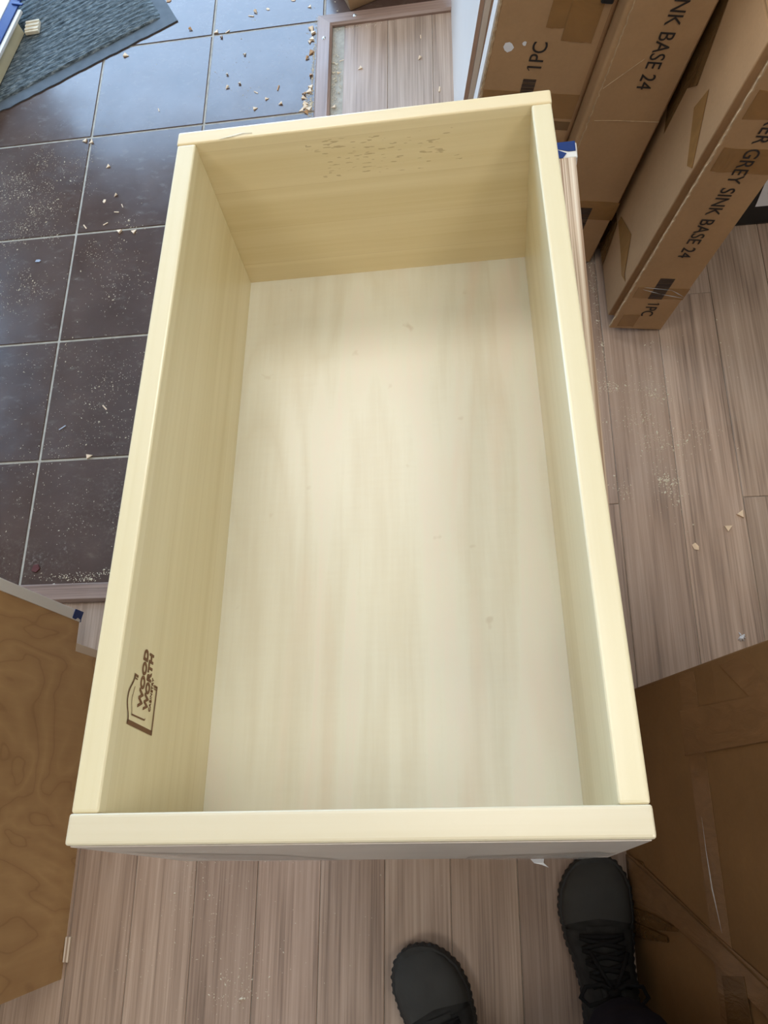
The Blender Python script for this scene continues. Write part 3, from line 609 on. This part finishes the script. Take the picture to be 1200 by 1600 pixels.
# ------------------------------------------------------------------ person standing at the near edge: trousers and two sneakers
per = thing('person', 'person standing at the near end of the drawer in black sneakers and dark trousers', 'person', (0.0, -0.4, 0))
def outline(u):  # half widths (inner, outer) and y along a shoe of length 1, u = 0 heel .. 1 toe
    return None
SL = 0.298
ctrl = [(0.0, 0.0), (0.02, 0.021), (0.07, 0.034), (0.16, 0.040), (0.30, 0.040), (0.45, 0.043), (0.60, 0.051), (0.72, 0.0555), (0.82, 0.0535), (0.90, 0.045), (0.96, 0.031), (0.99, 0.015), (1.0, 0.0)]
def hw(u):
    for (a, x), (b, y) in zip(ctrl, ctrl[1:]):
        if a <= u <= b:
            t = (u-a)/(b-a) if b > a else 0; return x+(y-x)*(t*t*(3-2*t) if 0.05 < u < 0.85 else math.sin(t*math.pi/2) if u <= 0.05 else 1-math.cos(t*math.pi/2) if False else t)
    return 0.0
def hgt(u):   # top of the upper
    pts = [(0, 0.092), (0.12, 0.098), (0.28, 0.104), (0.40, 0.100), (0.52, 0.084), (0.64, 0.069), (0.74, 0.060), (0.86, 0.053), (0.95, 0.044), (1, 0.036)]
    for (a, x), (b, y) in zip(pts, pts[1:]):
        if a <= u <= b: t = (u-a)/(b-a); return x+(y-x)*t
    return 0.036
def shoe(loc, yaw, mir):
    root = bpy.data.objects.new('shoe', None)
    us = [0, .004, .012, .025, .045, .07, .11, .16, .22, .28, .34, .40, .46, .52, .58, .64, .70, .75, .80, .84, .88, .91, .94, .965, .98, .99, .996, 1]
    cen = lambda u: mir*0.008*math.sin(math.pi*min(1, max(0, (u-0.35)/0.65)))*(1 if u < 1 else 0)
    # sole with a serrated edge
    bm = bmesh.new(); per_pts = []
    fine = [i/90 for i in range(91)]
    fine = [0.5-0.5*math.cos(math.pi*f) for f in fine]
    L_ = [(cen(u)-hw(u)*1.06-0.001, u*SL*1.012) for u in fine]; R_ = [(cen(u)+hw(u)*1.06+0.001, u*SL*1.012) for u in fine][::-1]
    loop = L_+R_[1:-1]
    # resample evenly for teeth
    seg = []; tot = 0
    for i in range(len(loop)):
        a = Vector(loop[i]); b = Vector(loop[(i+1) % len(loop)]); seg.append((a, b, tot)); tot += (b-a).length
    N_ = 250; ring = []
    for k in range(N_):
        s_ = tot*k/N_
        for a, b, t0 in seg:
            ln = (b-a).length
            if t0 <= s_ <= t0+ln and ln > 0: ring.append(a+(b-a)*((s_-t0)/ln)); break
    cx = Vector((0, SL*0.5))
    def off(i, dd):
        a = ring[i-1]; b = ring[(i+1) % len(ring)]; t = (b-a); t = t.normalized() if t.length else Vector((0, 1)); nn = Vector((-t.y, t.x))
        if nn.dot(ring[i]-cx) < 0: nn = -nn
        return ring[i]+nn*dd
    lev = []
    for z, base, tooth in ((0.0, -0.002, 0.0), (0.006, 0.001, 0.0009), (0.024, 0.0014, 0.0011), (0.028, 0.0002, 0.0), (0.032, -0.0015, 0.0), (0.0325, -0.008, 0.0)):
        lev.append([bm.verts.new((*off(i, base+(tooth if (i//2) % 2 else -tooth)), z+(0.010*max(0, (ring[i].y/SL-0.72)/0.28)**2))) for i in range(len(ring))])
    for a, b in zip(lev, lev[1:]):
        for i in range(len(ring)): bm.faces.new((a[i], a[(i+1) % len(ring)], b[(i+1) % len(ring)], b[i]))
    bm.faces.new(lev[0][::-1]); bm.faces.new(lev[-1])
    obj('sole', bm, M_sole, root)
    def zs(u): return 0.029+0.010*max(0, (u-0.72)/0.28)**2
    def arch(u, v, grow=0.0):   # v -1..1 across
        wv = hw(u)*0.985; a = v*math.pi/2; hh = hgt(u)-zs(u)
        narrow = 1.0 if u > 0.62 else 1.0
        x = math.copysign(abs(math.sin(a))**0.85, a)*(wv+grow); z = zs(u)+(abs(math.cos(a))**0.72)*(hh+grow)
        return Vector((cen(u)+x, u*SL, z))
    def sheet(name, u0, u1, v0, v1, grow, m, nu=20, nv=22, shape=None):
        bm = bmesh.new(); g = []
        for i in range(nu+1):
            row = []
            for j in range(nv+1):
                vv = v0+(v1-v0)*j/nv; lo = shape(vv) if shape else u0; uu = lo+(u1-lo)*i/nu
                row.append(bm.verts.new(arch(min(uu, 0.9985), vv, grow)))
            g.append(row)
        for i in range(nu):
            for j in range(nv): bm.faces.new((g[i][j], g[i+1][j], g[i+1][j+1], g[i][j+1]))
        bmesh.ops.remove_doubles(bm, verts=bm.verts, dist=1e-5)
        return obj(name, bm, m, root, True)
    sheet('upper', 0.002, 0.998, -1, 1, -0.001, M_suede, 40, 24)
    sheet('toe_cap', 0.66, 0.9985, -1, 1, 0.0012, M_toecap, 22, 24, shape=lambda v: 0.655+0.045*(1-abs(v))**1.0*(1)+0.0*abs(v))
    for sgn in (-1, 1):   # lace quarters either side of the tongue
        bm_ = sheet('quarter', 0.06, 0.645, sgn*0.99, sgn*0.24, 0.0018, M_suede, 20, 8)
    sheet('tongue', 0.34, 0.665, -0.22, 0.22, 0.0035, M_suede, 12, 6)
    bm = bmesh.new()
    for k, u in enumerate((0.62, 0.565, 0.51, 0.455, 0.40)):
        for (ua, ub) in (((u, u+0.004),) if k == 0 else ((u, u+0.05), (u+0.05, u))):
            p = [arch(ua+(ub-ua)*(q+1)/2, q*0.36, 0.0075 + 0.002*(1-q*q)) for q in (-1, -0.5, 0, 0.5, 1)]
            add_tube(bm, p, 0.0036, 6, flat=0.5)
    bow = arch(0.385, 0.0, 0.012)
    for sgn in (-1, 1):
        pts = [bow+Vector((sgn*dx*1.0, dy, dz)) for dx, dy, dz in ((0, 0, 0), (0.018, 0.012, 0.006), (0.042, 0.008, 0.0), (0.050, -0.008, -0.010), (0.038, -0.018, -0.006), (0.014, -0.010, 0.002), (0, 0, 0))]
        add_tube(bm, pts, 0.0034, 6, flat=0.6)
        add_tube(bm, [bow+Vector((sgn*dx, dy, dz)) for dx, dy, dz in ((0, 0, 0), (0.016, 0.030, 0.0), (0.028, 0.052, -0.012))], 0.0030, 6, flat=0.6)
    add_tube(bm, [bow+Vector((-0.007, 0, 0.001)), bow+Vector((0, 0, 0.005)), bow+Vector((0.007, 0, 0.001))], 0.0055, 8)
    obj('laces', bm, M_lace, root, True)
    C.objects.link(root); root.parent = per; root.location = Vector(loc)-Vector((0, -0.4, 0)); root.rotation_euler = (0, 0, R(yaw)); return root
def place(toe, yaw):   # heel point so that the toe comes out at `toe`
    a = R(yaw); return (toe[0]+math.sin(a)*SL, toe[1]-math.cos(a)*SL, 0.0)
shoe(place((0.142, -0.100), 2), 2, -1)
shoe(place((-0.170, -0.246), 22), 22, 1)
def legs():
    me = bpy.data.meshes.new('trousers')
    V = [(0.02, -0.52, 0.98), (0.02, -0.53, 0.86),
         (0.11, -0.47, 0.80), (0.175, -0.40, 0.50), (0.163, -0.35, 0.27), (0.152, -0.338, 0.095),
         (-0.07, -0.53, 0.80), (-0.09, -0.52, 0.50), (-0.085, -0.51, 0.26), (-0.078, -0.505, 0.095)]
    rad = [0.15, 0.145, 0.10, 0.088, 0.076, 0.064, 0.10, 0.080, 0.068, 0.066]
    V = [(x, y+0.4, z) for x, y, z in V]
    E = [(0, 1), (1, 2), (2, 3), (3, 4), (4, 5), (1, 6), (6, 7), (7, 8), (8, 9)]
    me.from_pydata(V, E, []); o = bpy.data.objects.new('trousers', me); C.objects.link(o); o.parent = per
    md = o.modifiers.new('skin', 'SKIN'); md.use_smooth_shade = True
    for i, sv in enumerate(me.skin_vertices[0].data): sv.radius = (rad[i], rad[i]); sv.use_root = (i == 0)
    ss = o.modifiers.new('sub', 'SUBSURF'); ss.levels = ss.render_levels = 3
    tx = bpy.data.textures.new('folds', 'CLOUDS'); tx.noise_scale = 0.09
    dm = o.modifiers.new('folds', 'DISPLACE'); dm.texture = tx; dm.strength = 0.022; dm.mid_level = 0.5
    dg = bpy.context.evaluated_depsgraph_get(); m2 = bpy.data.meshes.new_from_object(o.evaluated_get(dg))
    o.modifiers.clear(); o.data = m2; m2.materials.clear(); m2.materials.append(M_cloth)
    for p in m2.polygons: p.use_smooth = True
legs()

# ------------------------------------------------------------------ wood chips and sawdust
def chip_mesh(kind, m):
    bm = bmesh.new()
    if kind == 'curl':      # cone shaped router curl
        n = 7; tip = bm.verts.new((0, 0.006, 0.001)); ring = [bm.verts.new((0.0042*math.cos(a), -0.005, 0.003+0.0030*math.sin(a))) for a in [R(-60+300*i/n) for i in range(n+1)]]
        inn = [bm.verts.new((0.0030*math.cos(a), -0.0045, 0.003+0.0020*math.sin(a))) for a in [R(-60+300*i/n) for i in range(n+1)]]
        for i in range(n): bm.faces.new((ring[i], ring[i+1], tip)); bm.faces.new((ring[i+1], ring[i], inn[i], inn[i+1])); bm.faces.new((inn[i+1], inn[i], tip))
    elif kind == 'wedge':
        add_prism(bm, [(-0.005, -0.004), (0.005, -0.005), (0.0005, 0.007)], 0.0, 0.004); 
        for v in bm.verts:
            if v.co.y > 0.006: v.co.z = min(v.co.z, 0.001)
    elif kind == 'sliver': add_box(bm, (-0.0014, -0.007, 0.0), (0.0014, 0.007, 0.0016), 0.0004)
    else: add_prism(bm, [(-0.006, -0.003), (0.0, -0.005), (0.007, -0.002), (0.005, 0.004), (-0.003, 0.003)], 0.0, 0.0012)
    bmesh.ops.recalc_face_normals(bm, faces=bm.faces); me = bpy.data.meshes.new('wood_chip'); bm.to_mesh(me); bm.free(); me.materials.append(m); return me
CH = {(k, d): chip_mesh(k, mm) for k in ('curl', 'wedge', 'sliver', 'flake') for d, mm in ((0, M_chip), (1, M_chipd))}
cr_ = random.Random(3)
def chips(pts, label, group, kinds, z=0.0, smin=0.8, smax=1.25):
    for i, p in enumerate(pts):
        x, y = p[0], p[1]; k = p[2] if len(p) > 2 else cr_.choice(kinds); dk = 1 if cr_.random() < 0.18 else 0
        o = bpy.data.objects.new('wood_chip', CH[(k, dk)]); C.objects.link(o); s_ = cr_.uniform(smin, smax); o.scale = (s_,)*3
        o.location = (x, y, z+0.0002); o.rotation_euler = (0, 0, cr_.uniform(0, 6.28)); tag(o, label[i] if isinstance(label, list) else label, 'wood chip', group)
T_ = 0.0
far = [(-0.6, 1.844), (-0.645, 1.782), (-0.608, 1.745), (-0.642, 1.733), (-0.562, 1.706, 'sliver'), (-0.532, 1.68), (-0.495, 1.657), (-0.503, 1.712, 'sliver'), (-0.561, 1.652), (-0.579, 1.991, 'curl'), (-0.546, 1.997, 'flake'), (-0.67, 1.918), (-0.687, 1.937, 'wedge'), (-0.655, 1.934, 'sliver'), (-0.477, 2.02, 'flake'), (-0.43, 1.985), (-0.592, 1.98, 'sliver')]
chips(far, 'pale curled wood chip lying on the blue shining tiles beyond the drawer', 'wood chips on the shining tiles', ('curl', 'curl', 'wedge'))
pile = [(-0.421, 1.902), (-0.419, 1.868), (-0.424, 1.859), (-0.420, 1.818), (-0.431, 1.8), (-0.418, 1.742), (-0.416, 1.703), (-0.421, 1.687), (-0.432, 1.682), (-0.433, 1.668), (-0.418, 1.630), (-0.430, 1.636), (-0.419, 1.89, 'wedge'), (-0.428, 1.648), (-0.438, 1.627), (-0.424, 1.618)]
chips(pile, 'pale wood chip heaped along the left edge of the threshold strip', 'wood chips along the threshold strip', ('curl', 'wedge', 'wedge'), smin=0.9, smax=1.4)
chips([(-0.76, 1.959, 'curl'), (-0.836, 2.08, 'flake')], ['curled chip on the tile just right of the doormat corner', 'white chip at the top edge, above the doormat corner'], 'wood chips near the doormat', ('curl',))
chips([(-0.94, 1.895, 'wedge')], 'pale wood chip on the tile joint against the doormat edge', None, ('wedge',), smin=1.2, smax=1.3)
chips([(-0.825, 1.686, 'sliver')], 'thin brown wood sliver alone on the shining tile left of the drawer corner', None, ('sliver',))
chips([(-1.021, 1.609, 'wedge'), (-1.002, 1.602, 'wedge')], ['left chip of the pair at the tile joint crossing', 'right chip of the pair at the tile joint crossing'], 'pair of chips at a joint crossing', ('wedge',), smin=1.0, smax=1.1)
chips([(-0.944, 1.515, 'wedge'), (-0.912, 1.419, 'curl'), (-0.89, 1.385, 'sliver'), (-0.903, 1.367, 'sliver'), (-0.941, 1.405, 'flake'), (-0.982, 1.331, 'sliver'), (-0.928, 1.334, 'sliver'), (-0.889, 1.307, 'wedge'), (-0.849, 1.302, 'wedge')], ['curled chip on the tile left of the drawer, farthest of the chips there', 'arrow shaped chip on the tile left of the drawer, below the curled one', 'thin upright sliver on the tile left of the drawer, closest to its rim', 'thin sliver lying just below the arrow shaped chip', 'white crumb shaped chip left of the arrow shaped chip', 'tan sliver at the left end of the tile joint beside the drawer', 'tan sliver just above the tile joint beside the drawer', 'left chip of the two lying on the tile joint beside the drawer', 'right chip of the two lying on the tile joint beside the drawer'], 'wood chips left of the drawer', ('wedge',))
chips([(-0.864, 0.82, 'sliver'), (-0.885, 0.701, 'wedge')], ['small tan sliver on the cracked brown tile near the drawer', 'forked tan chip on the tile joint near the drawer left side'], 'tan chips close to the drawer', ('sliver',), smin=1.1, smax=1.2)
chips([(-0.355, 1.626, 'wedge'), (-0.343, 1.737, 'curl'), (-0.338, 1.779, 'sliver'), (-0.289, 1.745, 'wedge'), (-0.137, 1.753, 'curl'), (-0.133, 1.827, 'sliver'), (-0.088, 1.644, 'sliver')], ['chip beside the threshold strip just above the drawer rim', 'chip on the narrow white plank beside the threshold strip', 'sliver on the narrow white plank, nearest the strip corner', 'pale chip alone in the middle of the first wide plank beyond the rim', 'tan chip on the middle plank beyond the rim', 'upright tan sliver on the middle plank under the far threshold strip', 'tan sliver on the plank beside the white boards'], 'wood chips on the far planks', ('wedge',))
chips([(0.465, 0.503, 'wedge'), (0.439, 0.476, 'wedge'), (0.375, 0.44, 'flake')], ['rightmost tan chip on the planks right of the drawer', 'middle white edged chip on the planks right of the drawer', 'folded tan chip nearest the big dark carton'], 'wood chips on the right planks', ('wedge',), smin=1.1, smax=1.3)
chips([(-0.79, 0.31, 'sliver')], 'pale splinter on the plank beside the toe notch of the birch cabinet', None, ('sliver',), smin=1.3, smax=1.3)
def bit(name, me_m, loc, pts, hz, label, cat):
    bm = bmesh.new(); add_prism(bm, pts, 0, hz); o = obj(name, bm, me_m); o.location = (*loc, 0.0002); tag(o, label, cat)
bit('plastic_scrap', plain('grey_scrap', (150, 156, 168), 0.4), (-1.094, 1.241), [(-.007, -.003), (.004, -.004), (.008, 0), (.004, .003), (-.005, .003)], 0.002, 'small grey plastic scrap on the dusty brown tile at the left', 'scrap')
bit('plastic_strip', plain('grey_scrap2', (176, 180, 190), 0.4), (-0.96, 0.776), [(-.008, -.005), (-.006, -.006), (.008, .003), (.007, .005)], 0.002, 'short grey plastic strip on the brown tile midway along the drawer', 'scrap')
bit('leaf_scrap', plain('dark_red', (84, 34, 30), 0.7), (-0.971, 0.446), [(-.009, -.006), (.002, -.009), (.009, -.001), (.004, .009), (-.006, .007)], 0.003, 'dark red scrap on the last tile above the birch cabinet', 'scrap')
bm = bmesh.new(); rf = random.Random(2)
for k in range(9):
    a = rf.uniform(0, 6.28); add_tube(bm, [(0, 0, 0.003), (0.004*math.cos(a), 0.004*math.sin(a), 0.005), (0.008*math.cos(a), 0.009*math.sin(a), 0.001)], [0.002, 0.0015, 0.0004], 5)
o = obj('lint_tuft', bm, M_paper); o.location = (0.433, 0.268, 0); tag(o, 'white lint tuft on the planks above the big dark carton', 'lint')
# sawdust: thousands of grains, one object per floor
def dust(name, clusters, seed):
    rr = random.Random(seed); vs = []; fs = []
    for cx, cy, sx, sy, n, s in clusters:
        subs = [(rr.gauss(cx, sx*0.8), rr.gauss(cy, sy*0.8)) for _ in range(7)]
        for _ in range(int(n*1.3)):
            ux, uy = rr.choice(subs) if rr.random() < 0.75 else (cx, cy); k_ = 0.32 if ux != cx else 1.0
            x = rr.gauss(ux, sx*k_); y = rr.gauss(uy, sy*k_); q = 0.74*s*rr.uniform(0.35, 1.2)*(2.2 if rr.random() < 0.06 else 1); a = rr.uniform(0, 6.28); b = len(vs); l = rr.uniform(0.8, 2.2)
            ca_, sa_ = math.cos(a)*q, math.sin(a)*q
            vs += [(x+ca_*l, y+sa_*l, 0.0003), (x-sa_, y+ca_, 0.0003), (x-ca_*l, y-sa_*l, 0.0003), (x+sa_, y-ca_, 0.0003), (x, y, 0.0003+q*0.9)]
            fs += [(b, b+1, b+4), (b+1, b+2, b+4), (b+2, b+3, b+4), (b+3, b, b+4)]
    me = bpy.data.meshes.new(name); me.from_pydata(vs, [], fs); me.materials.append(M_dust); o = bpy.data.objects.new(name, me); C.objects.link(o); o['kind'] = 'stuff'; return o
o = dust('sawdust', [(-1.20, 1.50, .07, .06, 500, .0011), (-1.11, 1.38, .06, .05, 500, .0010), (-1.24, 1.34, .05, .06, 300, .0011), (-1.05, 1.52, .06, .05, 180, .0010), (-0.88, 1.22, .06, .07, 260, .0012), (-1.13, 1.16, .07, .06, 220, .0011), (-0.9, 0.95, .12, .08, 260, .0010), (-0.9, 0.75, .10, .07, 220, .0010), (-1.0, 0.85, .20, .25, 300, .0009), (-0.95, 0.55, .14, .09, 150, .0010),
    (-0.86, 0.425, .06, .006, 160, .0013), (-0.8, 1.8, .25, .2, 140, .0008), (-0.55, 1.8, .12, .12, 100, .0008), (-0.411, 1.75, .004, .13, 420, .0013), (-0.416, 1.64, .008, .03, 160, .0015)], 1)
tag(o, 'pale sawdust scattered over the dark floor tiles', 'sawdust')
o = dust('sawdust', [(-0.353, 1.75, .006, .12, 420, .0013), (-0.33, 1.89, .06, .005, 120, .0010), (0.24, 0.79, .035, .012, 140, .0013), (0.322, 0.79, .02, .03, 60, .0013), (0.29, 0.73, .04, .03, 130, .0012), (0.35, 0.66, .04, .02, 160, .0013), (0.347, 0.575, .02, .025, 150, .0014), (0.24, 0.57, .03, .02, 50, .0012), (0.30, 0.68, .08, .10, 120, .0010), (0.235, 0.98, .006, .10, 180, .0012),
    (-0.55, -0.26, .12, .09, 120, .0010), (-0.475, -0.326, .03, .02, 60, .0012), (-0.40, -0.22, .15, .08, 80, .0009), (0.45, 0.9, .1, .1, 40, .0009)], 2)
tag(o, 'pale sawdust and crumbs scattered over the oak planks', 'sawdust')
